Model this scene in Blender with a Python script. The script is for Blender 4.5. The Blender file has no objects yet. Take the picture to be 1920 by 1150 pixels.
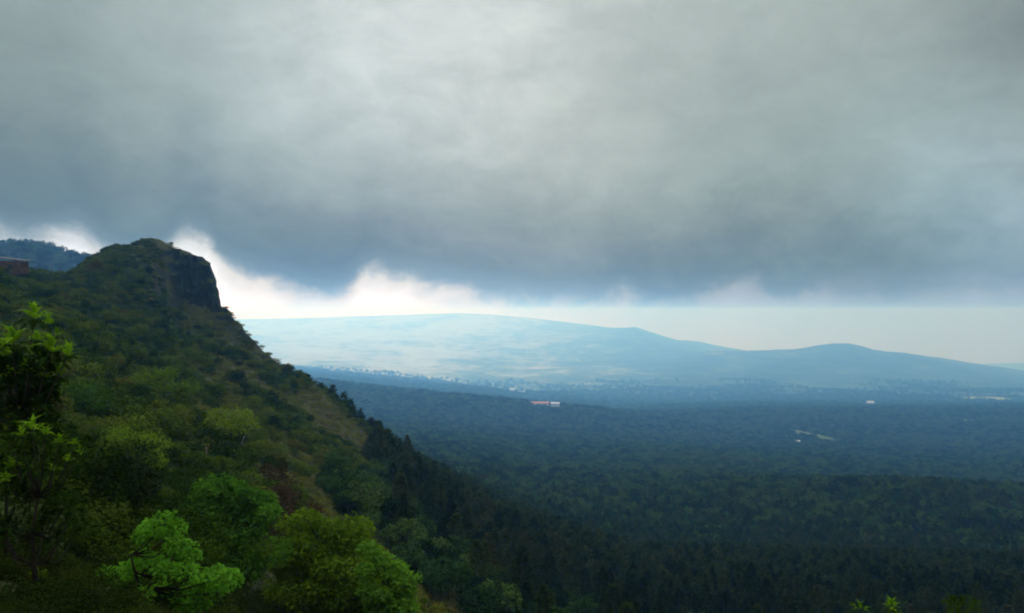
import bpy, math, random
import numpy as np
from mathutils import Vector, Matrix

S = bpy.context.scene
COL = S.collection
R = math.radians

# ------------------------------------------------------------------ camera
FPX, HOR = 1507.0, 585.0            # focal length in photo pixels, horizon row of the photo
cd = bpy.data.cameras.new("camera")
cam = bpy.data.objects.new("camera", cd)
COL.objects.link(cam)
cd.sensor_width = 36.0
cd.lens = 36.0 * FPX / 1920.0
cd.shift_y = (HOR - 575.0) / 1920.0
cd.clip_start, cd.clip_end = 0.1, 60000.0
cam.location = (0, 0, 0)
cam.rotation_euler = (R(90), 0, 0)
S.camera = cam
S.view_settings.view_transform = 'Standard'
S.view_settings.look = 'None'
S.view_settings.exposure = 0.0
S.view_settings.gamma = 1.0
S.cycles.use_denoising = True
S.cycles.max_bounces = 8
S.cycles.diffuse_bounces = 3
S.cycles.transmission_bounces = 3
S.cycles.volume_bounces = 4
S.cycles.sample_clamp_indirect = 4.0
S.cycles.filter_width = 2.0

SUN_EL, SUN_AZ = 23.0, -15.0        # azimuth from the view direction, clockwise


def azel(px, py):
    u, v = (px - 960) / FPX, (HOR - py) / FPX
    return math.atan(u), math.atan(v / math.sqrt(1 + u * u))


# ------------------------------------------------------------------ node helper
class G:
    def __init__(s, tree):
        s.t = tree
        tree.nodes.clear()

    def n(s, kind, **kw):
        n = s.t.nodes.new(kind)
        for k, v in kw.items():
            setattr(n, k, v)
        return n

    def put(s, sock, v):
        if hasattr(v, 'is_linked') and hasattr(v, 'node'):
            s.t.links.new(v, sock)
        else:
            sock.default_value = v

    def m(s, op, *a, clamp=False):
        n = s.n('ShaderNodeMath', operation=op, use_clamp=clamp)
        for i, x in enumerate(a):
            s.put(n.inputs[i], x)
        return n.outputs[0]

    def mr(s, x, a, b, c=0.0, d=1.0, mode='SMOOTHSTEP'):
        n = s.n('ShaderNodeMapRange', interpolation_type=mode)
        for i, v in enumerate((x, a, b, c, d)):
            s.put(n.inputs[i], v)
        return n.outputs[0]

    def mix(s, f, a, b, mode='MIX'):
        n = s.n('ShaderNodeMix', data_type='RGBA', blend_type=mode)
        s.put(n.inputs[0], f)
        s.put(n.inputs[6], a if not isinstance(a, tuple) else (*a[:3], 1))
        s.put(n.inputs[7], b if not isinstance(b, tuple) else (*b[:3], 1))
        return n.outputs[2]

    def noise(s, vec, scale, detail=4, rough=0.55, dist=0.0):
        n = s.n('ShaderNodeTexNoise')
        if vec is not None:
            s.put(n.inputs['Vector'], vec)
        n.inputs['Scale'].default_value = scale
        n.inputs['Detail'].default_value = detail
        n.inputs['Roughness'].default_value = rough
        n.inputs['Distortion'].default_value = dist
        return n.outputs['Fac']

    def comb(s, x, y, z):
        n = s.n('ShaderNodeCombineXYZ')
        for i, v in enumerate((x, y, z)):
            s.put(n.inputs[i], v)
        return n.outputs[0]

    def ramp(s, f, pts):
        n = s.n('ShaderNodeValToRGB')
        e = n.color_ramp.elements
        while len(e) > 1:
            e.remove(e[-1])
        e[0].position, e[0].color = pts[0][0], (*pts[0][1], 1)
        for p, c in pts[1:]:
            q = e.new(p)
            q.color = (*c, 1)
        s.put(n.inputs[0], f)
        return n.outputs[0]

    def curve(s, f, pts):
        n = s.n('ShaderNodeFloatCurve')
        c = n.mapping.curves[0]
        c.points[0].location, c.points[1].location = pts[0], pts[-1]
        for p in pts[1:-1]:
            c.points.new(*p)
        n.mapping.update()
        s.put(n.inputs['Value'], f)
        return n.outputs[0]


# ------------------------------------------------------------------ sky: storm cloud deck over a bright gap at the horizon
def build_world():
    w = bpy.data.worlds.new("World")
    S.world = w
    w.use_nodes = True
    g = G(w.node_tree)
    out = g.n('ShaderNodeOutputWorld')
    tc = g.n('ShaderNodeTexCoord')
    sep = g.n('ShaderNodeSeparateXYZ')
    g.put(sep.inputs[0], tc.outputs['Generated'])
    x, y, z = sep.outputs
    az = g.m('ARCTAN2', x, y)
    el = g.m('ARCSINE', z)
    p = g.comb(g.m('MULTIPLY', az, 3.2), g.m('MULTIPLY', el, 6.0), 0.3)
    big = g.noise(p, 1.3, 3, 0.5)
    mid = g.noise(p, 3.2, 5, 0.6, 0.4)
    fine = g.noise(g.comb(g.m('MULTIPLY', az, 5.0), g.m('MULTIPLY', el, 5.5), 1.7), 5.0, 6, 0.62, 0.6)
    edge_pts = [(-300, 385), (0, 452), (50, 458), (95, 446), (140, 440), (180, 460), (240, 490), (300, 490), (345, 450), (375, 454), (410, 492), (440, 516), (500, 538), (570, 560), (625, 568),
                (662, 546), (700, 514), (740, 530), (790, 540), (850, 556), (930, 568), (1020, 580), (1100, 588), (1170, 592), (1240, 608), (1320, 594), (1400, 580),
                (1480, 592), (1570, 584), (1700, 600), (1820, 584), (1920, 594), (2300, 600)]
    A0, A1 = -0.80, 0.80
    pts = []
    for px, py in edge_pts:
        a, e = azel(px, py)
        pts.append(((a - A0) / (A1 - A0), (e + 0.1) / 0.4))
    fa = g.mr(az, A0, A1, 0, 1, 'LINEAR')
    edge = g.m('SUBTRACT', g.m('MULTIPLY', g.curve(fa, pts), 0.4), 0.1)
    ne = g.m('ADD', g.m('MULTIPLY', g.m('SUBTRACT', mid, 0.5), g.mr(az, -0.30, 0.05, 0.026, 0.058)), g.m('MULTIPLY', g.m('SUBTRACT', fine, 0.5), g.mr(az, -0.1, 0.2, 0.034, 0.055)))
    t = g.m('SUBTRACT', g.m('ADD', el, ne), edge)
    soft = g.mr(az, 0.02, 0.25)
    cover = g.mr(t, g.m('SUBTRACT', -0.084, g.m('MULTIPLY', soft, 0.012)), g.m('ADD', 0.022, g.m('MULTIPLY', soft, 0.03)))
    # body of the cloud
    tt = g.m('MULTIPLY', g.m('ADD', t, g.m('MULTIPLY', g.m('SUBTRACT', big, 0.5), 0.06)), 1.0 / 1.5, clamp=True)
    body = g.ramp(tt, [(0.0, (.22, .31, .36)), (0.027, (.140, .20, .215)), (0.06, (.19, .255, .25)), (0.12, (.30, .37, .35)),
                       (0.24, (.395, .46, .435)), (0.42, (.85, .87, .86)), (0.8, (1.5, 1.6, 1.75))])

    def blob(px, py, r, stretch=1.0):
        a, e = azel(px, py)
        dx = g.m('MULTIPLY', g.m('SUBTRACT', az, a), 1.0 / r)
        dy = g.m('MULTIPLY', g.m('SUBTRACT', el, e), stretch / r)
        q = g.m('ADD', g.m('MULTIPLY', dx, dx), g.m('MULTIPLY', dy, dy))
        return g.m('EXPONENT', g.m('MULTIPLY', q, -1.0))

    def addc(c, f, k):
        return g.mix(g.m('MULTIPLY', f, 1.0), c, k, 'ADD')
    warp = g.m('ADD', 0.55, g.m('MULTIPLY', mid, 0.9))
    body = addc(body, g.m('MULTIPLY', blob(830, 20, 0.20, 0.8), warp), (.25, .235, .235))
    body = addc(body, g.m('MULTIPLY', blob(520, 180, 0.14, 1.0), warp), (.07, .075, .08))
    body = addc(body, g.m('MULTIPLY', blob(1890, 430, 0.07, 0.6), warp), (.08, .12, .16))
    body = addc(body, g.m('MULTIPLY', blob(1720, 330, 0.08, 0.8), warp), (.03, .06, .08))
    body = addc(body, g.m('MULTIPLY', blob(1060, 330, 0.16, 0.9), warp), (.06, .05, .035))
    dark = g.m('MULTIPLY', blob(1960, -20, 0.11), 0.45)
    dark = g.m('ADD', dark, g.m('MULTIPLY', blob(-60, 150, 0.15, 0.6), 0.22))
    dark = g.m('ADD', dark, g.m('MULTIPLY', blob(1240, 520, 0.10, 1.6), 0.22))
    dark = g.m('ADD', dark, g.m('MULTIPLY', blob(590, 490, 0.13, 1.6), 0.38))
    dark = g.m('ADD', dark, g.m('MULTIPLY', blob(930, 455, 0.10, 1.4), 0.26))
    body = g.mix(dark, body, (.03, .05, .06))
    mod = g.m('ADD', 0.80, g.m('ADD', g.m('MULTIPLY', mid, 0.26), g.m('MULTIPLY', fine, 0.14)))
    body = g.mix(1.0, body, g.comb(mod, mod, mod), 'MULTIPLY')
    # bright veil in the gap, whitest towards the left
    gap = g.ramp(fa, [(0.0, (1.5, 1.6, 1.9)), (0.44, (1.7, 1.85, 2.3)), (0.52, (1.35, 1.45, 1.6)), (0.60, (.70, .86, 1.2)), (0.75, (.48, .66, 1.2)), (1.0, (.42, .60, 1.2))])
    col = g.mix(cover, gap, body)
    sky = g.n('ShaderNodeTexSky', sky_type='NISHITA', sun_disc=False, sun_elevation=R(SUN_EL), sun_rotation=R(SUN_AZ))
    sky.altitude, sky.air_density, sky.dust_density = 900, 1.0, 3.0
    b0, b1 = g.n('ShaderNodeBackground'), g.n('ShaderNodeBackground')
    g.put(b0.inputs[0], sky.outputs[0])
    b0.inputs[1].default_value = 0.10
    g.put(b1.inputs[0], col)
    b1.inputs[1].default_value = 1.0
    ms = g.n('ShaderNodeMixShader')
    g.put(ms.inputs[0], g.m('MAXIMUM', cover, 0.88))
    g.put(ms.inputs[1], b0.outputs[0])
    g.put(ms.inputs[2], b1.outputs[0])
    g.put(out.inputs[0], ms.outputs[0])
    w.cycles.sampling_method = 'MANUAL'
    w.cycles.sample_map_resolution = 1024


build_world()
sl = bpy.data.lights.new("sun", 'SUN')
sl.energy, sl.angle, sl.color = 1.4, R(30), (1.0, 0.98, 0.95)
sun = bpy.data.objects.new("sun", sl)
COL.objects.link(sun)
sd = Vector((math.sin(R(SUN_AZ)) * math.cos(R(SUN_EL)), math.cos(R(SUN_AZ)) * math.cos(R(SUN_EL)), math.sin(R(SUN_EL))))
sun.rotation_euler = sd.to_track_quat('Z', 'Y').to_euler()

# ------------------------------------------------------------------ small helpers
rng = np.random.default_rng(7)


def tag(o, label=None, cat=None, group=None, kind=None):
    for k, v in (('label', label), ('category', cat), ('group', group), ('kind', kind)):
        if v:
            o[k] = v
    return o


def mesh(name, V, F, mats=(), smooth=False, midx=None):
    me = bpy.data.meshes.new(name)
    V = np.asarray(V, np.float32)
    if isinstance(F, np.ndarray):
        nf, k = F.shape
        me.vertices.add(len(V))
        me.vertices.foreach_set('co', V.ravel())
        me.loops.add(nf * k)
        me.loops.foreach_set('vertex_index', F.astype(np.int32).ravel())
        me.polygons.add(nf)
        me.polygons.foreach_set('loop_start', np.arange(0, nf * k, k, dtype=np.int32))
        me.polygons.foreach_set('loop_total', np.full(nf, k, np.int32))
        me.update(calc_edges=True)
    else:
        me.from_pydata([tuple(v) for v in V], [], F)
    for m in mats:
        me.materials.append(m)
    if midx is not None:
        me.polygons.foreach_set('material_index', np.asarray(midx, np.int32))
    if smooth:
        me.polygons.foreach_set('use_smooth', np.ones(len(me.polygons), bool))
    me.validate()
    return me


def link(name, data, parent=None, loc=None):
    o = bpy.data.objects.new(name, data)
    COL.objects.link(o)
    if parent:
        o.parent = parent
    if loc is not None:
        o.location = loc
    return o


def hashn(i, j, seed):
    h = (i * 374761393 + j * 668265263 + seed * 982451653) & 0xFFFFFFFF
    h = ((h ^ (h >> 13)) * 1274126177) & 0xFFFFFFFF
    return ((h ^ (h >> 16)) & 0xFFFF) / 65535.0


def vnoise(x, y, seed=0):
    xi, yi = np.floor(x).astype(np.int64), np.floor(y).astype(np.int64)
    fx, fy = x - xi, y - yi
    fx, fy = fx * fx * (3 - 2 * fx), fy * fy * (3 - 2 * fy)
    a, b = hashn(xi, yi, seed), hashn(xi + 1, yi, seed)
    c, d = hashn(xi, yi + 1, seed), hashn(xi + 1, yi + 1, seed)
    return (a + (b - a) * fx) * (1 - fy) + (c + (d - c) * fx) * fy


def fbm(x, y, seed=0, oct=4):
    s, a, t = 0, 1.0, 0
    for k in range(oct):
        s = s + a * vnoise(x * 2 ** k + 17.3 * k, y * 2 ** k - 9.1 * k, seed + k)
        t += a
        a *= 0.5
    return s / t - 0.5


# ------------------------------------------------------------------ terrain: profile rows, each at its own distance
def pw(pts):
    xs, ys = zip(*pts)
    return lambda p: np.interp(p, xs, ys)


PLAN = [1, 40, 70, 150, 250, 400, 540, 800, 1000, 1250, 1700, 40000]      # first sketch of the distances ...
REAL = [1, 40, 62, 110, 160, 235, 320, 560, 800, 1120, 1700, 40000]       # ... and the metres they stand for
fd = lambda d: np.interp(d, PLAN, REAL)
FO = lambda d: np.interp(d, REAL, PLAN)
K = lambda d: (lambda p: np.full_like(p, float(fd(d))))
crest_d = pw([(-700, 260), (0, 300), (130, 400), (280, 420), (420, 405), (530, 390), (660, 360), (780, 335), (900, 335), (1000, 360), (1200, 400), (2600, 400)])
crest_py = pw([(-700, 520), (-300, 505), (0, 514), (100, 518), (128, 514), (160, 493), (180, 480), (205, 465), (225, 461), (250, 457), (265, 448), (282, 446), (298, 449), (312, 458), (340, 468), (362, 477),
               (378, 484), (392, 493), (396, 503), (403, 520), (406, 534), (411, 553), (416, 575), (424, 580), (440, 602), (452, 610), (464, 628), (478, 640),
               (490, 654), (510, 670), (530, 686), (560, 703), (590, 718), (620, 747), (660, 787), (720, 852), (800, 918), (950, 1000), (1200, 1068), (1920, 1086), (2600, 1086)])
base_off = pw([(-700, 40), (200, 45), (300, 14), (340, 8), (425, 7), (450, 14), (520, 20), (700, 30), (2600, 40)])
base_add = pw([(-700, 8), (0, 9), (150, 14), (220, 18), (285, 24), (318, 52), (345, 98), (380, 92), (395, 84), (405, 66), (416, 26), (440, 22), (480, 18), (600, 16), (700, 14), (800, 8), (950, 10), (1200, 18), (2600, 20)])
ROWS = [
    (K(1.5), K(2258), 0),
    (K(5), pw([(-700, 1200), (0, 1300), (300, 1330), (960, 1330), (2600, 1400)]), 8),
    (K(12), pw([(-700, 960), (0, 1065), (150, 1118), (260, 1165), (500, 1320), (960, 1480), (2600, 1500)]), 14),
    (K(30), pw([(-700, 780), (0, 930), (150, 985), (300, 1060), (500, 1190), (800, 1340), (1200, 1450), (2600, 1450)]), 20),
    (K(70), pw([(-700, 620), (0, 740), (150, 780), (300, 845), (420, 905), (550, 1005), (700, 1120), (900, 1260), (1300, 1400), (2600, 1400)]), 24),
    (K(150), pw([(-700, 540), (0, 592), (150, 642), (300, 722), (450, 802), (550, 872), (650, 948), (800, 1065), (1000, 1185), (1300, 1300), (2600, 1310)]), 30),
    (K(250), pw([(-700, 520), (0, 524), (150, 574), (300, 645), (420, 708), (520, 768), (600, 824), (680, 890), (800, 972), (950, 1070), (1200, 1165), (2600, 1190)]), 36),
    (lambda p: fd(crest_d(p) - base_off(p)), lambda p: crest_py(p) + base_add(p), 40),
    (lambda p: fd(crest_d(p)), crest_py, 22),
    (lambda p: fd(crest_d(p) + 14), lambda p: crest_py(p) + np.interp(p, [-700, 560, 700, 2600], [10, 10, -3, -8]), 4),
    (lambda p: fd(crest_d(p) * 1.35), lambda p: np.maximum(crest_py(p) + np.interp(p, [-700, 560, 700, 800], [110, 110, 40, -20]), pw([(-700, 600), (600, 830), (700, 880), (800, 885), (950, 960), (1200, 1008), (2600, 1022)])(p)), 14),
    (K(800), pw([(-700, 880), (600, 875), (700, 872), (800, 880), (1000, 915), (1300, 928), (1500, 916), (1700, 908), (1920, 928), (2600, 930)]), 18),
    (K(1000), pw([(-700, 830), (600, 835), (800, 850), (1000, 883), (1300, 902), (1500, 906), (1700, 912), (1920, 926), (2600, 930)]), 12),
    (K(1250), pw([(-700, 800), (600, 800), (1000, 850), (1300, 868), (1500, 872), (1700, 880), (1920, 886), (2600, 890)]), 12),
    (K(1700), pw([(-700, 755), (600, 757), (800, 782), (1000, 806), (1250, 830), (1500, 838), (1750, 842), (2600, 846)]), 16),
    (K(2300), pw([(-700, 705), (400, 712), (600, 718), (700, 730), (800, 740), (1000, 757), (1150, 773), (1250, 786), (1500, 793), (1750, 797), (2600, 802)]), 16),
    (K(2700), pw([(-700, 715), (600, 726), (800, 748), (1000, 763), (1150, 776), (1250, 777), (1500, 774), (1920, 778), (2600, 780)]), 10),
    (K(4500), pw([(-700, 690), (500, 697), (600, 706), (750, 718), (900, 730), (1000, 742), (1150, 753), (1250, 756), (1500, 753), (1920, 756), (2600, 760)]), 20),
    (K(6200), pw([(-700, 680), (500, 688), (600, 693), (700, 702), (860, 720), (1000, 724), (1250, 727), (1500, 726), (1920, 729), (2600, 735)]), 18),
    (K(8200), pw([(-700, 670), (400, 678), (600, 677), (800, 690), (1000, 696), (1250, 696), (1400, 690), (1580, 684), (1750, 698), (1920, 713), (2600, 740)]), 18),
    (K(10500), pw([(-700, 650), (400, 655), (700, 660), (1000, 668), (1250, 669), (1330, 659), (1400, 657), (1460, 655), (1510, 652), (1540, 647), (1562, 644), (1590, 643), (1612, 648), (1640, 656), (1690, 661), (1730, 666), (1800, 677), (1900, 692), (1920, 695), (2600, 735)]), 18),
    (K(12500), pw([(-700, 630), (600, 640), (1000, 646), (1100, 641), (1190, 636), (1250, 650), (1330, 660), (1400, 664), (1580, 658), (1700, 672), (1920, 704), (2600, 740)]), 12),
    (K(15500), pw([(-700, 610), (460, 617), (700, 619), (900, 621), (1000, 623), (1100, 620), (1170, 614), (1190, 612), (1220, 622), (1270, 638), (1310, 640), (1340, 647), (1420, 660), (1920, 700), (2600, 720)]), 12),
    (K(19000), pw([(-700, 600), (470, 598), (600, 596), (700, 592), (800, 589), (860, 587), (920, 590), (1000, 597), (1060, 604), (1100, 609), (1150, 615), (1250, 640), (1500, 672), (1920, 700), (2600, 710)]), 12),
    (K(22000), pw([(-700, 610), (900, 600), (1150, 625), (1500, 690), (1700, 690), (1800, 684), (1920, 680), (2600, 678)]), 8),
    (K(25000), pw([(-700, 640), (2600, 700)]), 6),
]
PXS = np.concatenate([np.arange(-560, 100, 6.0), np.arange(100, 520, 2.0), np.arange(520, 1000, 4.0), np.arange(1000, 2490, 5.0)])
US = (PXS - 960) / FPX
NC, NR = len(US), len(ROWS)
DK = np.array([r[0](PXS) for r in ROWS])
VK = np.array([(HOR - r[1](PXS)) / FPX for r in ROWS])
# soften the polylines a little along the picture's width, except for the crest of the near hill
ker = np.ones(9) / 9
for k in range(NR):
    if k not in (7, 8, 9, 20, 22, 23):
        e = np.concatenate([np.full(4, VK[k, 0]), VK[k], np.full(4, VK[k, -1])])
        VK[k] = np.convolve(e, ker, 'valid')
LK = np.log(DK)
h = np.diff(LK, axis=0)
dl = np.diff(VK, axis=0) / h
mm = np.zeros_like(VK)
w1, w2 = 2 * h[1:] + h[:-1], h[1:] + 2 * h[:-1]
same = (dl[:-1] * dl[1:]) > 0
with np.errstate(all='ignore'):
    hm = (w1 + w2) / (w1 / dl[:-1] + w2 / dl[1:])
mm[1:-1] = np.where(same, hm, 0)
mm[0], mm[-1] = dl[0], dl[-1]
Ls, Vs, rowk = [LK[0]], [VK[0]], [0]
for k in range(1, NR):
    n = ROWS[k][2]
    for j in range(1, n + 1):
        s = j / n
        L = LK[k - 1] + s * h[k - 1]
        v = (2 * s ** 3 - 3 * s ** 2 + 1) * VK[k - 1] + (s ** 3 - 2 * s ** 2 + s) * h[k - 1] * mm[k - 1] + (3 * s ** 2 - 2 * s ** 3) * VK[k] + (s ** 3 - s ** 2) * h[k - 1] * mm[k]
        Ls.append(L)
        Vs.append(v)
        rowk.append(k - 1 + s)
LG, VG, rowk = np.array(Ls), np.array(Vs), np.array(rowk)
DG = np.exp(LG)
XG = US[None, :] * DG
ZG = VG * DG
RHO = DG / FO(DG)
amp = RHO * np.interp(np.log(FO(DG)), np.log([1, 10, 60, 200, 420, 700, 1500, 3000, 6000, 10000, 16000, 25000]), [.05, .25, .8, 2.0, 1.6, 11, 24, 26, 20, 26, 20, 8])
ZG += amp * fbm(XG / (amp * 14 + 2), DG / (amp * 14 + 2), 3, 4)
far = np.clip((DG - 4000) / 2000, 0, 1) * np.clip((18500 - DG) / 2000, 0, 1)
ZG += far * (16 * fbm(XG / 260, DG / 700, 21, 3) - 60 * np.abs(fbm(XG / 900, DG / 1300, 23, 3)))
VG = ZG / DG
VMAX = np.maximum.accumulate(VG, axis=0)


def gz(x, y):
    """height of the ground sheet under (x, y)"""
    u = x / y
    i = int(np.clip(np.searchsorted(US, u) - 1, 0, NC - 2))
    f = (u - US[i]) / (US[i + 1] - US[i])
    ly = math.log(max(y, 1.6))
    a, b = np.interp(ly, LG[:, i], ZG[:, i]), np.interp(ly, LG[:, i + 1], ZG[:, i + 1])
    return float(a * (1 - f) + b * f)


def vis(x, y, ztop):
    """whether something at (x, y) with its top at ztop stands above the ground nearer to the viewpoint"""
    u = x / y
    i = int(np.clip(np.searchsorted(US, u), 0, NC - 1))
    j = int(np.searchsorted(LG[:, i], math.log(y))) - 1
    return ztop / y >= VMAX[max(j, 0), i]


def hit(px, py):
    """ground point that the sight line through a photo pixel meets first"""
    u, v = (px - 960) / FPX, (HOR - py) / FPX
    i = int(np.clip(np.searchsorted(US, u), 0, NC - 1))
    j = int(np.argmax(VMAX[:, i] >= v))
    d = DG[j, i]
    return u * d, d, ZG[j, i]


# ------------------------------------------------------------------ materials
def newmat(name):
    m = bpy.data.materials.new(name)
    m.use_nodes = True
    g = G(m.node_tree)
    out = g.n('ShaderNodeOutputMaterial')
    return m, g, out


def principled(g, out, col, rough=0.8, spec=0.2, normal=None):
    b = g.n('ShaderNodeBsdfPrincipled')
    g.put(b.inputs['Base Color'], col if not isinstance(col, tuple) else (*col, 1))
    g.put(b.inputs['Roughness'], rough)
    b.inputs['Specular IOR Level'].default_value = spec
    if normal is not None:
        g.put(b.inputs['Normal'], normal)
    g.put(out.inputs[0], b.outputs[0])
    return b


def bump(g, hgt, strength, dist):
    n = g.n('ShaderNodeBump')
    n.inputs['Strength'].default_value = strength
    n.inputs['Distance'].default_value = dist
    g.put(n.inputs['Height'], hgt)
    return n.outputs[0]


def foliage(name, cols, transl=0.25, rough=0.55, region=0.04, spec=0.08, patch=1.4):
    m, g, out = newmat(name)
    geo = g.n('ShaderNodeNewGeometry')
    oi = g.n('ShaderNodeObjectInfo')
    pos = geo.outputs['Position']
    f = g.m('ADD', g.m('MULTIPLY', oi.outputs['Random'], 0.55), g.m('MULTIPLY', g.noise(pos, region, 3), 0.9))
    f = g.m('ADD', f, g.m('MULTIPLY', g.noise(pos, patch, 2), 0.5))
    f = g.m('MULTIPLY', g.m('ADD', f, -0.48), 1.0, clamp=True)
    n = len(cols)
    c = g.ramp(f, [(0.1 + 0.8 * i / max(n - 1, 1), cc) for i, cc in enumerate(cols)])
    b = g.n('ShaderNodeBsdfDiffuse')
    g.put(b.inputs[0], c)
    t = g.n('ShaderNodeBsdfTranslucent')
    g.put(t.inputs[0], g.mix(1.0, c, (1.25, 1.35, 0.6), 'MULTIPLY'))
    ms = g.n('ShaderNodeMixShader')
    ms.inputs[0].default_value = transl
    g.put(ms.inputs[1], b.outputs[0])
    g.put(ms.inputs[2], t.outputs[0])
    g.put(out.inputs[0], ms.outputs[0])
    return m


def mat_plain(name, c1, c2, scale=3.0, rough=0.85, spec=0.2):
    m, g, out = newmat(name)
    geo = g.n('ShaderNodeNewGeometry')
    n = g.noise(geo.outputs['Position'], scale, 4)
    principled(g, out, g.mix(g.mr(n, 0.3, 0.7), c1, c2), rough, spec)
    return m


def mat_hill():
    m, g, out = newmat("hillside_ground")
    geo = g.n('ShaderNodeNewGeometry')
    pos = geo.outputs['Position']
    a = g.noise(pos, 0.036, 5, 0.6)
    b = g.noise(pos, 0.3, 4, 0.6)
    c = g.noise(pos, 1.7, 4, 0.6)
    mixf = g.m('ADD', g.m('MULTIPLY', a, 0.75), g.m('ADD', g.m('MULTIPLY', b, 0.25), g.m('MULTIPLY', c, 0.2)))
    col = g.ramp(mixf, [(0.40, (.007, .011, .003)), (0.52, (.022, .029, .005)), (0.62, (.052, .058, .011)), (0.74, (.050, .044, .014))])
    sep = g.n('ShaderNodeSeparateXYZ')
    g.put(sep.inputs[0], geo.outputs['Normal'])
    mp = g.n('ShaderNodeMapping')
    mp.inputs['Scale'].default_value = (1, 1, 0.28)
    g.put(mp.inputs[0], pos)
    rn = g.noise(mp.outputs[0], 0.6, 6, 0.65, 0.5)
    rock = g.ramp(rn, [(0.3, (.004, .006, .006)), (0.5, (.013, .016, .016)), (0.7, (.038, .040, .039))])
    rock = g.mix(g.mr(g.noise(pos, 0.5, 4, 0.7), 0.46, 0.58), rock, (.014, .026, .007))
    steep = g.m('ADD', sep.outputs[2], g.m('MULTIPLY', g.m('SUBTRACT', rn, 0.5), 0.5))
    col = g.mix(g.mr(steep, 0.62, 0.46), col, rock)
    bn = bump(g, g.m('ADD', g.m('MULTIPLY', rn, 1.0), g.m('MULTIPLY', c, 0.5)), 0.8, 1.2)
    principled(g, out, col, 0.95, 0.1, bn)
    return m


def mat_valley():
    m, g, out = newmat("forest_floor")
    geo = g.n('ShaderNodeNewGeometry')
    pos = geo.outputs['Position']
    a = g.noise(pos, 0.006, 5, 0.6)
    b = g.noise(pos, 0.06, 4, 0.65)
    f = g.m('ADD', g.m('MULTIPLY', a, 0.5), g.m('MULTIPLY', b, 0.5))
    col = g.ramp(f, [(0.35, (.010, .018, .008)), (0.55, (.022, .034, .012)), (0.75, (.040, .05, .016))])
    principled(g, out, col, 0.95, 0.1, bump(g, b, 1.0, 6.0))
    return m


def mat_far():
    m, g, out = newmat("far_woodland_and_fields")
    geo = g.n('ShaderNodeNewGeometry')
    pos = geo.outputs['Position']
    mp = g.n('ShaderNodeMapping')
    mp.inputs['Scale'].default_value = (1, 0.55, 1)
    g.put(mp.inputs[0], pos)
    a = g.noise(mp.outputs[0], 0.0014, 6, 0.62, 0.6)
    b = g.noise(mp.outputs[0], 0.0045, 5, 0.65, 0.4)
    c = g.noise(pos, 0.022, 4, 0.7)
    sp = g.n('ShaderNodeSeparateXYZ')
    g.put(sp.inputs[0], pos)
    f = g.m('ADD', g.m('MULTIPLY', a, 0.45), g.m('ADD', g.m('MULTIPLY', b, 0.40), g.m('MULTIPLY', c, 0.2)))
    f = g.m('SUBTRACT', f, g.mr(g.m('SUBTRACT', sp.outputs[0], g.m('MULTIPLY', sp.outputs[1], 0.10)), -2600, 1500, -0.14, 0.035))  # more fields leftward, with sunlit brightness put into their colour
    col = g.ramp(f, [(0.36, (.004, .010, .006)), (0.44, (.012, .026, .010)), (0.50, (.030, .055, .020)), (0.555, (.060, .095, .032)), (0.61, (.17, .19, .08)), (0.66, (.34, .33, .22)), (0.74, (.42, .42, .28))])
    principled(g, out, col, 0.95, 0.1, bump(g, c, 1.0, 10.0))
    return m


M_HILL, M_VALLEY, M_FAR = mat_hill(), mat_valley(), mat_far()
M_CONIFER = foliage("conifer_needles", [(.008, .016, .005), (.018, .033, .009), (.038, .058, .014), (.050, .046, .016)], 0.15, 0.7, 0.02)
M_BROAD = foliage("forest_leaves", [(.004, .010, .004), (.010, .026, .007), (.028, .062, .013), (.056, .096, .019), (.050, .050, .020)], 0.12, 0.6, 0.008)
M_SHRUB = foliage("scrub_leaves", [(.007, .016, .002), (.019, .040, .004), (.046, .078, .006), (.085, .115, .009), (.065, .042, .012)], 0.14, 0.6, 0.05)
M_RUST = foliage("rusty_fern", [(.02, .016, .008), (.042, .026, .012), (.06, .044, .016)], 0.15, 0.8, 0.1)
M_YELLOW = foliage("golden_shrub_leaves", [(.05, .09, .007), (.10, .16, .010), (.16, .21, .016)], 0.3, 0.5, 0.3)  # the shrubs' own golden yellow green
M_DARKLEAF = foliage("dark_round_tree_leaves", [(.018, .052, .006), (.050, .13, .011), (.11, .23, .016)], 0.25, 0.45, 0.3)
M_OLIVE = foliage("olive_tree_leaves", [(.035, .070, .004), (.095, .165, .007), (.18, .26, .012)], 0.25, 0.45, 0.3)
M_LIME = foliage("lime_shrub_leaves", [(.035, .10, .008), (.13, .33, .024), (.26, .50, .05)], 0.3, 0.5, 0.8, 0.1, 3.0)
M_GLOOM = foliage("shaded_shrub_leaves", [(.012, .022, .007), (.030, .048, .014), (.062, .085, .028)], 0.15, 0.5, 0.3)  # dim grey green; the gloom is put into the leaf colour
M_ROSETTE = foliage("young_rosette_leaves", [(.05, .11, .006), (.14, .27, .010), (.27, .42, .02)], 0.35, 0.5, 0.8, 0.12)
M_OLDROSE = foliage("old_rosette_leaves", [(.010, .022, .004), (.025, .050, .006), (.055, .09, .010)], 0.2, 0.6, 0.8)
M_SLOPEGRASS = foliage("slope_grass", [(.020, .028, .005), (.066, .078, .009), (.120, .128, .015), (.100, .085, .020)], 0.14, 0.8, 0.035)
M_THICKET = foliage("thicket_leaves", [(.005, .012, .002), (.013, .029, .003), (.030, .055, .005), (.055, .080, .008)], 0.12, 0.7, 0.12)
M_UNDER = foliage("undergrowth_leaves", [(.006, .012, .003), (.014, .025, .004), (.030, .048, .007)], 0.1, 0.7, 0.3)  # darkened: shade between the crowns is put into the leaf colour
M_STEM = mat_plain("dark_stem", (.012, .010, .007), (.03, .024, .016), 8, 0.95, 0.05)
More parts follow.
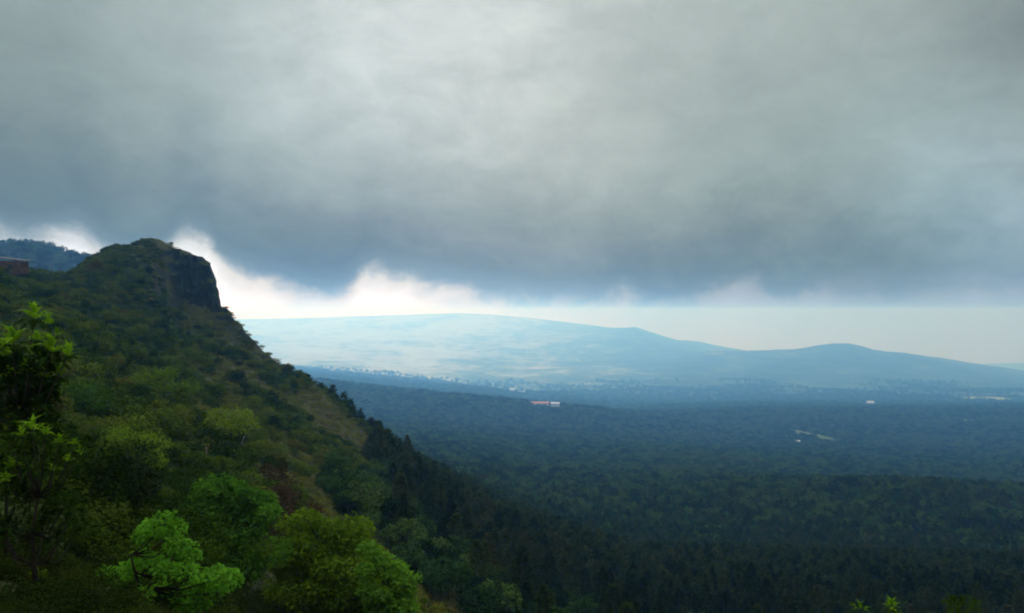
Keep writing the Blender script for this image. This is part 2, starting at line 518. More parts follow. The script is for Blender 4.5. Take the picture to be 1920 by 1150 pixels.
M_GRASS = foliage("hill_grass", [(.02, .03, .006), (.045, .055, .012), (.075, .065, .02)], 0.2, 0.8, 0.15)
M_BARK = mat_plain("bark", (.035, .027, .02), (.09, .07, .05), 8)
M_PALEWOOD = mat_plain("bleached_wood", (.14, .14, .12), (.24, .23, .21), 6)
M_BROWNWOOD = mat_plain("weathered_wood", (.10, .075, .05), (.18, .14, .09), 6)

# ------------------------------------------------------------------ ground sheets
hill_jit = RHO * np.clip((DG - 60) / 120, 0, 1) * np.clip((700 - DG) / 300, 0, 1)
XJ = XG + hill_jit * 1.6 * fbm(ZG / 3 + 3, DG / 4, 41, 3) * np.clip((rowk[:, None] > 6.2), 0, 1)


cliff = np.clip((rowk[:, None] - 6.4) * 2, 0, 1) * np.clip((PXS[None, :] - 285) / 40, 0, 1) * np.clip((520 - PXS[None, :]) / 60, 0, 1) * (rowk[:, None] < 9.5) * 0.6
YJ = DG + cliff * (7.0 * fbm(XG / 3.2, ZG / 15, 51, 3) + 3.0 * fbm(XG / 1.0, ZG / 5, 57, 2) + 4.0 * fbm(XG / 6, ZG / 1.4, 59, 2))
ZJ = ZG + cliff * 2.2 * fbm(XG / 1.5, DG / 4, 61, 3)


def sheet(name, r0, r1, mat, label):
    js = np.where((rowk >= r0 - 1e-6) & (rowk <= r1 + 1e-6))[0]
    V = np.stack([XJ[js], YJ[js], ZJ[js]], -1).reshape(-1, 3)
    n = len(js)
    a = (np.arange(n - 1)[:, None] * NC + np.arange(NC - 1)[None, :]).ravel()
    F = np.stack([a, a + 1, a + NC + 1, a + NC], -1)
    o = link(name, mesh(name, V, F, [mat], True))
    return tag(o, label, None, None, 'structure')


sheet("hillside", 0, 10, M_HILL, "steep scrub covered hillside rising to a cliff edged peak")
sheet("valley_floor", 10, 17, M_VALLEY, "wide forested valley floor below the hill")
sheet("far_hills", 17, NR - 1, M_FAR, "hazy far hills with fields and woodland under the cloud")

# blue ridge behind the peak
RX = np.arange(-900, 420, 5.0)
ridge_py = pw([(-900, 430), (-400, 448), (-100, 452), (0, 457), (25, 456), (60, 458), (75, 460), (86, 466), (98, 466), (108, 469), (122, 471), (135, 477), (150, 482), (175, 484), (220, 500), (300, 560), (420, 640)])
rv = (HOR - ridge_py(RX)) / FPX
ru = (RX - 960) / FPX
rows = []
for dd, dz in ((560, -190), (640, -150), (720, -95), (790, -48), (850, -16), (900, 0), (960, -12), (1060, -60), (1200, -160)):
    zz = rv * 900 + dz
    xx, yy = ru * 900 + 0 * zz, np.full_like(zz, dd)
    zz = zz + (0 if dz == 0 else 1) * 9 * fbm(xx / 60, yy / 60, 5, 3)
    rows.append(np.stack([xx, yy, zz], -1))
RV = np.array(rows)
n_, c_ = RV.shape[:2]
a = (np.arange(n_ - 1)[:, None] * c_ + np.arange(c_ - 1)[None, :]).ravel()
tag(link("far_ridge", mesh("far_ridge", RV.reshape(-1, 3), np.stack([a, a + 1, a + c_ + 1, a + c_], -1), [M_VALLEY], True)), "blue wooded ridge behind the brick hut", None, None, 'structure')


def ridge_z(x, y):
    i = int(np.clip(np.searchsorted(RV[0, :, 0], x), 0, c_ - 1))
    return float(np.interp(y, RV[:, 0, 1], RV[:, i, 2]))


# ------------------------------------------------------------------ plant meshes
def unit(v):
    return v / np.maximum(np.linalg.norm(v, axis=-1, keepdims=True), 1e-9)


def cards(P, D, N, L, W, fold=0.12):
    """leaf-shaped quads: base P, direction D, face normal N, length L, width W"""
    D = unit(D)
    side = unit(np.cross(D, N))
    N = np.cross(side, D)
    L, W = np.broadcast_to(np.asarray(L, float), (len(P),))[:, None], np.broadcast_to(np.asarray(W, float), (len(P),))[:, None]
    m = P + D * L * 0.45 + N * L * fold
    V = np.stack([P, m + side * W * 0.5, P + D * L - N * L * fold * .6, m - side * W * 0.5], 1).reshape(-1, 3)
    return V, np.arange(len(V)).reshape(-1, 4)


def rdir(n, r):
    return unit(r.normal(size=(n, 3)))


def tube_mesh(paths, seg=6):
    """paths: lists of (point, radius); tapered tubes in one surface"""
    V, F = [], []
    for path in paths:
        b0 = len(V)
        for k, (p, rad) in enumerate(path):
            p = np.array(p, float)
            q = np.array(path[min(k + 1, len(path) - 1)][0], float) - np.array(path[max(k - 1, 0)][0], float)
            q = q / (np.linalg.norm(q) + 1e-9)
            a = np.cross(q, [0.3, 1, 0.1])
            a /= np.linalg.norm(a) + 1e-9
            b = np.cross(q, a)
            for s in range(seg):
                t = 2 * math.pi * s / seg
                V.append(p + rad * (a * math.cos(t) + b * math.sin(t)))
        for k in range(len(path) - 1):
            for s in range(seg):
                s2 = (s + 1) % seg
                F.append((b0 + k * seg + s, b0 + k * seg + s2, b0 + (k + 1) * seg + s2, b0 + (k + 1) * seg + s))
        F.append(tuple(b0 + s for s in range(seg))[::-1])
        F.append(tuple(b0 + (len(path) - 1) * seg + s for s in range(seg)))
    return V, F


def clump_crown(seed, n, rx, rz, z0, k, cr, leaf, up=0.5, open_=0.0, fill=0.45):
    """leaves spread over k leafy clumps that together make a crown rx wide and rz high with its base at z0; open_ leaves gaps"""
    r = np.random.default_rng(seed)
    c = []
    while len(c) < k:
        q = r.uniform(-1, 1, 3)
        s = np.linalg.norm(q)
        if s > 1 or s < fill or q[2] < -0.55:
            continue
        c.append([q[0] * rx, q[1] * rx, z0 + rz * (0.5 + 0.5 * q[2])])
    c = np.array(c)
    rad = cr * r.uniform(0.65, 1.3, k)
    idx = r.choice(k, n, p=rad ** 2 / (rad ** 2).sum())
    d = rdir(n, r)
    d[:, 2] = d[:, 2] * 0.8 + 0.25
    d = unit(d)
    shell = r.uniform(0.55, 1.05, n) ** (0.6 if open_ == 0 else 1.0)
    P = c[idx] + d * (rad[idx] * shell)[:, None]
    N = unit(d * 0.8 + np.array([0, 0, up]) + r.normal(size=(n, 3)) * 0.45)
    D = unit(np.cross(N, rdir(n, r)) + d * 0.35 - np.array([0, 0, 0.15]))
    return (*cards(P, D, N, leaf * r.uniform(0.6, 1.3, n), leaf * 0.62 * r.uniform(0.7, 1.2, n)), c)


def conifer_crown(seed, n, H, Rr, leaf, z0=0.12):
    r = np.random.default_rng(seed)
    t = r.uniform(0, 1, n) ** 1.15
    ph = r.uniform(0, 2 * math.pi, n)
    wob = 1 + 0.30 * np.sin(ph * 3 + seed + t * 9) + 0.22 * np.sin(ph * 5 - t * 23) + 0.2 * np.sin(t * 37 + seed)
    prof = np.where(t < 0.25, 0.55 + 1.8 * t, 1.0 * np.clip((1 - t) / 0.75, 0, 1) ** 0.75)
    rad = Rr * prof * wob * r.uniform(0.35, 1.05, n) ** 0.6 + 0.02 * H * (1 - t) * 0
    z = H * (z0 + (1 - z0) * t)
    out = np.stack([np.cos(ph), np.sin(ph), np.zeros(n)], -1)
    P = np.stack([np.cos(ph) * rad, np.sin(ph) * rad, z], -1)
    D = unit(out * 0.8 + np.array([0, 0, 0.55]) + r.normal(size=(n, 3)) * 0.35)
    N = unit(np.cross(D, rdir(n, r)) + np.array([0, 0, 0.6]))
    return cards(P, D, N, leaf * r.uniform(0.6, 1.4, n), leaf * 0.42, 0.05)


def trunk_mesh(name, H, rad, limbs=0, spread=1.0, seed=0, lean=0.0):
    r = random.Random(seed)
    path = [((lean * H * (k / 5) ** 2 + r.uniform(-1, 1) * rad * .6, r.uniform(-1, 1) * rad * .6, H * k / 5 - (0.5 if k == 0 else 0)), rad * (1 - 0.8 * k / 5)) for k in range(6)]
    paths = [path]
    for q in range(limbs):
        t = r.uniform(0.35, 0.85)
        a = 2 * math.pi * (q + r.uniform(-.3, .3)) / limbs
        p0 = np.array([lean * H * t * t, 0, H * t])
        e = np.array([math.cos(a) * spread, math.sin(a) * spread, H * r.uniform(0.15, 0.4)])
        paths.append([(p0, rad * 0.45), (p0 + e * 0.5 + np.array([0, 0, -.05 * H]), rad * 0.3), (p0 + e, rad * 0.1)])
    V, F = tube_mesh(paths)
    return mesh(name, V, F, [M_BARK], True)


def crown_mesh(name, vf, mat):
    return mesh(name, vf[0], vf[1], [mat])


PROTO = {
    'conifer': [(crown_mesh("crown", conifer_crown(10 + i, 1500, 15.0 + i, 2.7 + 0.25 * (i % 3), 1.0), M_CONIFER), trunk_mesh("trunk", 13.5 + i, 0.22, 0, 1, i)) for i in range(5)],
    'thicket': [(crown_mesh("leaves", clump_crown(360 + i, 4200, 1.15, 1.6, 0.1, 16 + i, 0.42, 0.10), M_THICKET), trunk_mesh("stem", 1.2, 0.04, 4, .6, i)) for i in range(4)],
    'broad': [(crown_mesh("crown", clump_crown(30 + i, 1700, 3.6 + .4 * (i % 3), 5.0 + .5 * (i % 2), 2.6, 13 + i, 1.35, 0.62), M_BROAD), trunk_mesh("trunk", 6.5, 0.24, 4, 1.8, i)) for i in range(5)],
    'shrub': [(crown_mesh("leaves", clump_crown(60 + i, 1500, 1.15, 1.6, 0.15, 9 + i, 0.50, 0.20), M_SHRUB), trunk_mesh("stem", 1.2, 0.05, 4, .6, i)) for i in range(5)],
}
FAR = {
    'conifer': [crown_mesh("far_conifer", conifer_crown(110 + i, 420, 15.0, 2.9, 1.7), M_CONIFER) for i in range(4)],
    'grass': [crown_mesh("slope_tussock", clump_crown(260 + i, 260, 1.3, 0.9, 0.0, 9, 0.5, 0.26), M_SLOPEGRASS) for i in range(4)],
    'under': [crown_mesh("undergrowth", clump_crown(280 + i, 1500, 1.15, 1.5, 0.0, 12, 0.5, 0.11), M_UNDER) for i in range(4)],
    'broad': [crown_mesh("far_tree", clump_crown(130 + i, 460, 4.4, 6.0, 1.5, 8 + i, 1.9, 1.35), M_BROAD) for i in range(5)],
    'scrub': [crown_mesh("low_scrub", clump_crown(160 + i, 420, 1.2, 1.25, 0.0, 8, 0.55, 0.34), M_SHRUB) for i in range(5)],
}


def scatter(name, pts, scl, rot, variants, label, mat, kind='stuff', tilt=None):
    """ONE object whose points carry plant shapes through geometry nodes"""
    me = bpy.data.meshes.new(name)
    me.vertices.add(len(pts))
    me.vertices.foreach_set('co', np.asarray(pts, np.float32).ravel())
    at = me.attributes.new('plant_scale', 'FLOAT_VECTOR', 'POINT')
    at.data.foreach_set('vector', np.asarray(scl, np.float32).ravel())
    at = me.attributes.new('plant_turn', 'FLOAT_VECTOR', 'POINT')
    rr = np.zeros((len(pts), 3), np.float32)
    rr[:, 2] = rot
    if tilt is not None:
        rr[:, :2] = tilt
    at.data.foreach_set('vector', rr.ravel())
    o = link(name, me)
    tag(o, label, None, None, kind)
    me.materials.append(mat)
    ng = bpy.data.node_groups.new(name + "_nodes", 'GeometryNodeTree')
    ng.interface.new_socket("Geometry", in_out='INPUT', socket_type='NodeSocketGeometry')
    ng.interface.new_socket("Geometry", in_out='OUTPUT', socket_type='NodeSocketGeometry')
    N, Lk = ng.nodes, ng.links
    gi, go = N.new('NodeGroupInput'), N.new('NodeGroupOutput')
    mp = N.new('GeometryNodeMeshToPoints')
    Lk.new(gi.outputs[0], mp.inputs[0])
    jn = N.new('GeometryNodeJoinGeometry')
    for v in variants[::-1]:
        so = bpy.data.objects.new(v.name + "_shape", v)
        oi = N.new('GeometryNodeObjectInfo')
        oi.inputs['Object'].default_value = so
        g2 = N.new('GeometryNodeGeometryToInstance')
        Lk.new(oi.outputs['Geometry'], g2.inputs[0])
        Lk.new(g2.outputs[0], jn.inputs[0])
    ip = N.new('GeometryNodeInstanceOnPoints')
    ip.inputs['Pick Instance'].default_value = True
    Lk.new(mp.outputs[0], ip.inputs['Points'])
    Lk.new(jn.outputs[0], ip.inputs['Instance'])
    rv = N.new('FunctionNodeRandomValue')
    rv.data_type = 'INT'
    rv.inputs[4].default_value = 0
    rv.inputs[5].default_value = len(variants) - 1
    Lk.new(rv.outputs[2], ip.inputs['Instance Index'])
    for an, sk in (('plant_scale', 'Scale'), ('plant_turn', 'Rotation')):
        na = N.new('GeometryNodeInputNamedAttribute')
        na.data_type = 'FLOAT_VECTOR'
        na.inputs[0].default_value = an
        Lk.new(na.outputs[0], ip.inputs[sk])
    Lk.new(ip.outputs[0], go.inputs[0])
    md = o.modifiers.new("plants", 'NODES')
    md.node_group = ng
    return o


def thing(name, label, cat, loc, rz=0.0, sc=1.0, group=None, tilt=(0, 0)):
    o = bpy.data.objects.new(name, None)
    COL.objects.link(o)
    o.location = loc
    o.rotation_euler = (tilt[0], tilt[1], rz)
    o.scale = sc if isinstance(sc, tuple) else (sc, sc, sc)
    o.empty_display_size = 0.5
    return tag(o, label, cat, group)


def plant(name, label, cat, loc, parts, rz=0.0, sc=1.0, group=None, tilt=(0, 0)):
    o = thing(name, label, cat, loc, rz, sc, group, tilt)
    for pn, me in parts:
        c = bpy.data.objects.new(pn, me)
        COL.objects.link(c)
        c.parent = o
    return o


def spot(px, d):
    x = (px - 960) / FPX * d
    return x, d, gz(x, d)

# ------------------------------------------------------------------ clearings and fields far below
CLEAR = []      # (x, y, rx, ry) kept free of trees


def field(px, py, wpx, ry, label, cols, seed, dist=None, turn=0.0):
    x, y, z = hit(px, py)
    if dist:
        x, y = (px - 960) / FPX * dist, dist
    rx = wpx / FPX * y * 0.5
    r = np.random.default_rng(seed)
    nA, nR = 40, 7
    ang = np.linspace(0, 2 * math.pi, nA, endpoint=False)
    rim = 1 + 0.18 * np.sin(ang * 2 + r.uniform(0, 6)) + 0.13 * np.sin(ang * 3 + r.uniform(0, 6)) + 0.08 * np.sin(ang * 7 + r.uniform(0, 6))
    V, F = [], []
    for k in range(1, nR + 1):
        for a, q in zip(ang, rim):
            ex, ey = math.cos(a) * q * rx * k / nR, math.sin(a) * q * ry * k / nR
            xx, yy = x + ex * math.cos(turn) - ey * math.sin(turn), y + ex * math.sin(turn) + ey * math.cos(turn)
            V.append((xx, yy, gz(xx, yy) + 1.5 + y * 0.0004))
    for k in range(nR - 1):
        for i in range(nA):
            j = (i + 1) % nA
            F.append((k * nA + i, k * nA + j, (k + 1) * nA + j, (k + 1) * nA + i))
    F.append(tuple(range(nA)))
    m = mat_plain("field_" + label.split()[0], cols[0], cols[1], 0.02)
    tag(link("field", mesh("field", V, F, [m], True)), label, None, None, 'structure')
    CLEAR.append((x, y, max(rx, ry * abs(math.sin(turn))) * 1.05, ry * 1.1 + 25))


field(1838, 748, 84, 260, "pale green field on the far slope", ((.16, .22, .07), (.24, .28, .10)), 1)
field(1606, 761, 46, 170, "yellow field beside the far pale house", ((.30, .28, .12), (.36, .33, .16)), 2)
field(1020, 691, 66, 170, "tan bare field on the far plain", ((.32, .25, .17), (.42, .36, .27)), 3)
field(1524, 802, 40, 120, "yellow green clearing in the forest", ((.045, .075, .016), (.08, .11, .03)), 4, 1980)
field(1556, 829, 24, 70, "small yellow green clearing in the forest", ((.045, .075, .016), (.08, .11, .03)), 5, 1700)
field(1800, 788, 60, 90, "thin green field strip in the forest", ((.10, .17, .06), (.15, .22, .08)), 6, 2450)
field(700, 697, 46, 150, "pale sandy field beyond the dark plateau", ((.34, .26, .2), (.42, .36, .3)), 7)


def box(V, F, x0, x1, y0, y1, z0, z1):
    b = len(V)
    V += [(x0, y0, z0), (x1, y0, z0), (x1, y1, z0), (x0, y1, z0), (x0, y0, z1), (x1, y0, z1), (x1, y1, z1), (x0, y1, z1)]
    F += [tuple(b + i for i in f) for f in ((0, 1, 5, 4), (1, 2, 6, 5), (2, 3, 7, 6), (3, 0, 4, 7), (4, 5, 6, 7), (3, 2, 1, 0))]


def building(name, label, px, d, wpx, depth, hgt, roof_h, mw, mr_, mo, cat="building", turn=0.0, nwin=4, lift=0.0, over=0.5):
    x, y, z = hit(px, -d) if d < 0 else spot(px, d)
    d = y
    w = wpx / FPX * d
    root = thing(name, label, cat, (x, y, z + lift), turn)
    V, F = [], []
    box(V, F, -w / 2, w / 2, -depth / 2, depth / 2, -6, hgt)
    b = len(V)
    V += [(-w / 2, 0, hgt + roof_h * .92), (w / 2, 0, hgt + roof_h * .92)]
    F += [(3, 0, 4, b, 7) if False else (b, 7, 4), (b + 1, 5, 6)]
    link("wall", mesh("wall", V, F, [mw]), root)
    o, t = over, 0.25
    V = []
    for xx in (-w / 2 - o, w / 2 + o):
        V += [(xx, -depth / 2 - o, hgt - .1), (xx, 0, hgt + roof_h), (xx, depth / 2 + o, hgt - .1), (xx, depth / 2 + o, hgt - .1 + t), (xx, 0, hgt + roof_h + t), (xx, -depth / 2 - o, hgt - .1 + t)]
    F = [(0, 1, 7, 6), (1, 2, 8, 7), (2, 3, 9, 8), (3, 4, 10, 9), (4, 5, 11, 10), (5, 0, 6, 11), (5, 4, 1, 0), (4, 3, 2, 1), (6, 7, 10, 11), (7, 8, 9, 10)]
    link("roof", mesh("roof", V, F, [mr_]), root)
    for i in range(nwin):
        V, F = [], []
        cx = -w / 2 + w * (i + .5) / nwin
        ww = min(w / nwin * 0.25, 1.2)
        box(V, F, cx - ww, cx + ww, -depth / 2 - .08, -depth / 2 + .1, hgt * .35, hgt * .8)
        link("window", mesh("window", V, F, [mo]), root)
    CLEAR.append((x, y - depth * 1.2, w * 0.62, depth * 2.6 + d * 0.03))
    return root


M_WHITEWALL = mat_plain("whitewash", (.42, .41, .39), (.55, .54, .52), .6)
M_PINKWALL = mat_plain("pink_wall", (.55, .34, .28), (.66, .45, .38), .4)
M_REDROOF = mat_plain("red_tiles", (.42, .19, .14), (.55, .27, .2), .5)
M_TIN = mat_plain("pale_tin", (.45, .47, .5), (.6, .6, .62), .3, 0.45, 0.5)
M_OPEN = mat_plain("dark_opening", (.02, .02, .02), (.04, .04, .04), 1)
building("long_building", "long low red roofed building in the far forest", 1010, 2240, 38, 16, 5, 3.5, M_PINKWALL, M_REDROOF, M_OPEN, turn=0.05, nwin=8, lift=4)
building("white_building", "white building at the end of the long red roofed one", 1041, 2252, 16, 14, 6, 3.5, M_WHITEWALL, M_TIN, M_OPEN, turn=-0.15, nwin=4, lift=6)
building("white_house", "white house standing on the plain beyond the dark plateau", 960, -737, 10, 22, 17, 7, M_WHITEWALL, M_TIN, M_OPEN, nwin=3, lift=4)
building("pale_shed", "low pale shed beside the white house on the plain", 977, -738, 16, 18, 6, 4, M_WHITEWALL, M_TIN, M_OPEN, nwin=4, lift=3)
building("pale_house", "pale house beside the yellow field", 1632, -760, 12, 22, 10, 5, M_WHITEWALL, M_TIN, M_OPEN, nwin=3, lift=5)
building("tin_shed", "shed with a shiny white tin roof among the trees", 1493, 1790, 13, 10, 2.6, 3.2, M_BROWNWOOD, M_TIN, M_OPEN, turn=-0.5, nwin=2, lift=5)

# brick hut on the shoulder at the left
M_BRICK = mat_plain("old_brick", (.06, .035, .022), (.12, .07, .045), 1.2, 0.95)
M_DARKROOF = mat_plain("dark_roof_sheet", (.03, .03, .03), (.06, .055, .05), 2)
hx, hy, hz = spot(14, float(fd(285)))
hz += 0.7
hut = thing("brick_hut", "old reddish brick hut with a dark overhanging roof on the hill shoulder", "hut", (hx, hy, hz), 0.12, 0.63)
V, F = [], []
box(V, F, -7, 5.6, -3, 3, -3, 4.0)
link("wall", mesh("wall", V, F, [M_BRICK]), hut)
V = [(-7.8, -3.8, 5.6), (7.2, -3.8, 3.9), (7.2, 3.8, 4.3), (-7.8, 3.8, 6.0)]
V += [(x, y, z + .3) for x, y, z in V]
link("roof", mesh("roof", V, [(3, 2, 1, 0), (4, 5, 6, 7), (0, 1, 5, 4), (1, 2, 6, 5), (2, 3, 7, 6), (3, 0, 4, 7)], [M_DARKROOF]), hut)
for cx in (-4.2, 2.4):
    V, F = [], []
    box(V, F, cx - .8, cx + .8, -3.06, -2.9, 1.2, 2.9)
    link("window", mesh("window", V, F, [M_OPEN]), hut)


def post(name, label, cat, base, top, rad, mat):
    b = np.array(base, float)
    t = np.array(top, float) - b
    pts = [(np.array([0, 0, -.5]), rad)] + [(t * s + np.array([0.03 * math.sin(s * 9), 0, 0]) * np.linalg.norm(t), rad * (1 - .45 * s)) for s in (.25, .5, .75, 1)]
    return tag(link(name, mesh(name, *tube_mesh(pts and [pts], 7), [mat], True), None, base), label, cat)


def lift(px, py, d):
    return ((px - 960) / FPX * d, d, (HOR - py) / FPX * d)


bx_, by_, bz_ = hit(438, 870)
post("dead_trunk", "pale bleached dead trunk leaning above the scrub", "dead tree", (bx_, by_, bz_), lift(458, 817, by_), 0.075 * by_ / 100, M_PALEWOOD)
bx_, by_, bz_ = hit(387, 905)
post("bare_stem", "thin brown bare stem standing upright in the scrub", "dead tree", (bx_, by_, bz_), lift(386, 838, by_), 0.09 * by_ / 60, M_BROWNWOOD)
for q, (px, l) in enumerate(((97, "slim dark post on the saddle nearer the brick hut"), (114, "slim dark post on the saddle nearer the peak"))):
    bx_, by_, bz_ = spot(px, float(fd(300)))
    post("post", l, "post", (bx_, by_, bz_), (bx_, by_, lift(px, 493, by_)[2]), 0.08, M_BARK)

# ------------------------------------------------------------------ woods and scrub
hb = pw([(0, 1000), (10, 930), (30, 830), (60, 680), (110, 610), (150, 610), (250, 690), (330, 705), (420, 700)])
def crestd(px):
    return float(np.interp(px, PXS, DK[8]))      # real metres


def near_clear(x, y):
    return any(((x - a) / c) ** 2 + ((y - b) / d) ** 2 < 1 for a, b, c, d in CLEAR)


trees = []      # (apparent size, kind, x, y, z, scale, shape height)
r = random.Random(11)
y = float(fd(95.0))
while y < 7000:
    sp = y / FO(y) * np.interp(FO(y), [95, 300, 480, 700, 1000, 1800, 3450, 7000], [4.6, 4.6, 5.2, 6.8, 8.2, 11, 16, 30])
    xm = 0.74 * y
    x = -xm + r.random() * sp
    while x < xm:
        tx, ty = x + r.uniform(-.45, .45) * sp, y + r.uniform(-.45, .45) * sp
        x += sp
        px = 960 + tx / ty * FPX
        cdist = crestd(px)
        to = float(FO(ty))
        qq = ty / to
        if ty < cdist + 14:
            if px < float(hb(np.float64(to))) + 14 * math.sin(ty / 10.0):
                continue
        elif px < 600 and to < 700:
            continue
        if px < 1000 and to < 110 + (px < 760) * 15:
            continue
        if near_clear(tx, ty) or (ty > 3300 and r.random() < (ty - 3300) / 3700 + 1.6 * float(fbm(np.array(tx / 420), np.array(ty / 420), 88, 3))):
            continue
        n1 = float(fbm(np.array(tx / 90), np.array(ty / 90), 77, 3))
        pc = np.interp(to, [100, 190, 250, 480, 800, 1300], [.10, .25, .9, .85, .16, .04])
        if px < 735 and to < 265:
            pc = 0.0 - n1
        kind = 'conifer' if r.random() < pc + n1 * 0.5 else 'broad'
        sc = r.uniform(.48, .86) if kind == 'conifer' else r.uniform(.5, 1.4) * np.interp(to, [500, 900, 1800, 3450, 7000], [.85, 1.05, 1.2, 1.65, 2.3])
        sc *= qq
        if kind == 'broad' and to < 260:
            sc *= 0.8
        if ty > 1200:
            pass
        z = gz(tx, ty)
        H = (16 if kind == 'conifer' else 8.0) * sc
        if not vis(tx, ty, z + H + 1.5):
            continue
        pyt = HOR - (z + H) / ty * FPX
        infr = -25 < px < 1945 and pyt < 1148
        if pyt > 1220:
            continue
        trees.append((H / ty if infr else 0, kind, tx, ty, z, sc))
    y += sp * 0.9
# the wooded ridge behind the peak
y = 650.0
while y < 930:
    x = -560.0
    while x < -330:
        tx, ty = x + r.uniform(-4, 4), y + r.uniform(-4, 4)
        trees.append((0, 'broad', tx, ty, ridge_z(tx, ty) - 1, r.uniform(.6, 1.0)))
        x += 8
    y += 8


def zone(kind, px, py, d):
    if kind == 'conifer':
        if py < 900 and px < 1010:
            return "dark conifer on the spur where the grassy slope meets the forest", "conifers on the spur below the grassy slope"
        if px < 1000:
            return "dull conifer in the shaded hollow below the spur", "conifers in the shaded hollow"
        if px < 1450:
            return "tall dark conifer in the stand beyond the shaded hollow", "conifers beyond the hollow"
        return "dark conifer in the stand behind the light green sprigs", "conifers behind the sprigs"
    if d < 165:
        return "dim broadleaf tree in the hollow under the scrub slope", "broadleaf trees in the hollow"
    if px < 1000:
        return "rounded dark tree in the woods at the foot of the spur", "rounded trees at the foot of the spur"
    if px < 1500:
        return "rounded forest tree between the conifer stand and the valley", "rounded trees behind the conifers"
    return "rounded forest tree on the low rise in front of the blue valley", "rounded trees on the low rise"


for kind, cap, nm, lab in (('conifer', 295, "conifer", "conifer"), ('broad', 280, "broadleaf_tree", "tree")):
    T = sorted([t for t in trees if t[1] == kind], key=lambda t: -t[0])
    first, rest = T[:cap], T[cap:]
    for i, (s, k, x, y, z, sc) in enumerate(first):
        px, py = 960 + x / y * FPX, HOR - (z + 14 * sc) / y * FPX
        l, gname = zone(kind, px, py, y)
        cm, tm = PROTO[kind][i % 5]
        plant(nm, l, lab, (x, y, z - .2), [("trunk", tm), ("crown", cm)], r.uniform(0, 6.28), (sc * r.uniform(.9, 1.1), sc * r.uniform(.9, 1.1), sc), gname)
    P = np.array([(x, y, z) for s, k, x, y, z, sc in rest])
    Sc = np.array([(sc * r.uniform(.9, 1.15), sc * r.uniform(.9, 1.15), sc) for s, k, x, y, z, sc in rest])
    print(kind, len(T), 'rest', len(rest))
    scatter("conifer_forest" if kind == 'conifer' else "forest", P, Sc, np.array([r.uniform(0, 6.28) for _ in rest]), FAR[kind],
            "distant mass of conifers in the forest" if kind == 'conifer' else "forest canopy spreading across the valley", M_CONIFER if kind == 'conifer' else M_BROAD)

# shrubs on the slope
shr, low = [], []


def slope_at(x, y, z):
    return max(abs(gz(x + 1.5, y) - z), abs(gz(x, y + 1.5) - z)) / 1.5


y = 4.0
while y < 252:
    sp = y / FO(y) * np.interp(FO(y), [6, 18, 60, 150, 430], [.7, 1.8, 2.4, 3.0, 4.6])
    x = -0.74 * y
    while x < 0.1 * y + 20:
        tx, ty = x + r.uniform(-.48, .48) * sp, y + r.uniform(-.48, .48) * sp
        x += sp
        px = 960 + tx / ty * FPX
        to = float(FO(ty))
        if px > float(hb(np.float64(to))) + (200 if to < 130 else 30) or ty > crestd(px) + 3:
            continue
        z = gz(tx, ty)
        if to > 300 and (slope_at(tx, ty, z) > 1.7 or (120 < px < 425 and ty > crestd(px) - 4 and (px < 310 or r.random() < .55))):
            continue
        if not vis(tx, ty, z + 2.0):
            continue
        n1 = float(fbm(np.array(tx / 20), np.array(ty / 20), 5, 3))
        n2 = float(fbm(np.array(tx / 7), np.array(ty / 7), 9, 2))
        pyt = HOR - (z + 1) / ty * FPX
        if ty > 17 and not (ty < 45 and 330 < px < 800) and n1 * 1.3 + n2 > -.10 + (0.22 if to > 150 else 0.06) * (px > 400):
            sc = r.uniform(.7, 1.5) * (.45 if 120 < px < 430 and ty > crestd(px) - 23 else 1) * (1.25 if n1 > .08 else 1) * ty / to * np.interp(to, [18, 60, 420], [.75, 1.0, 1.35])
            shr.append((sc / ty if -25 < px < 1945 and pyt < 1140 else 0, tx, ty, z, sc, r.random()))
        low.append((tx + r.uniform(-1, 1), ty + r.uniform(-1, 1), r.uniform(.55, 1.05) * sp / 3.0))
        for q in range(2):
            low.append((tx + r.uniform(-1.6, 1.6), ty + r.uniform(-1.6, 1.6), r.uniform(.4, .9) * sp / 3.0))
    y += sp * 0.9
shr.sort(key=lambda t: -t[0])


def shrub_zone(px, py, d):
    if d < 45:
        return "leafy shrub in the dense thicket below the rosette shrub", "thicket shrubs below the rosette shrub"
    if py < 600:
        return "low dark shrub on the shoulder below the peak", "shrubs on the shoulder below the peak"
    if px < 330:
        return "rounded green shrub on the slope behind the rosette shrub", "shrubs behind the rosette shrub"
    return "small rounded shrub on the grassy slope left of the conifers", "shrubs on the grassy slope"


SH_RUST = [(me_.copy()) for me_, _ in PROTO['shrub'][:2]]
for m_ in SH_RUST:
    m_.materials[0] = M_RUST
for i, (s, x, y, z, sc, q) in enumerate(shr[:285]):
    px, py = 960 + x / y * FPX, HOR - (z + 1) / y * FPX
    l, gname = shrub_zone(px, py, y)
    lm, sm = PROTO['shrub'][i % 5] if y > 50 else PROTO['thicket'][i % 4]
    if 470 < px < 720 and 820 < py < 1000 and q < .5:
        lm, l, gname = SH_RUST[i % 2], "rusty brown shrub between the grassy slope and the dark hollow", "rusty shrubs above the hollow"
    plant("shrub", l, "shrub", (x, y, z - .1), [("stem", sm), ("leaves", lm)], r.uniform(0, 6.28), (sc * r.uniform(.9, 1.4), sc * r.uniform(.9, 1.4), sc * r.uniform(.8, 1.15)), gname)
rest = shr[285:]
print('shrubs', len(shr), 'low', len(low))
scatter("scrub", np.array([(x, y, z - .1) for s, x, y, z, sc, q in rest]), np.array([(sc * 1.1, sc * 1.1, sc) for s, x, y, z, sc, q in rest]), np.array([r.uniform(0, 6.28) for _ in rest]),
        [p[0] for p in PROTO['shrub']], "scrub covering the hillside", M_SHRUB)
groups_ = {'under': [], 'grass': [], 'scrub': []}
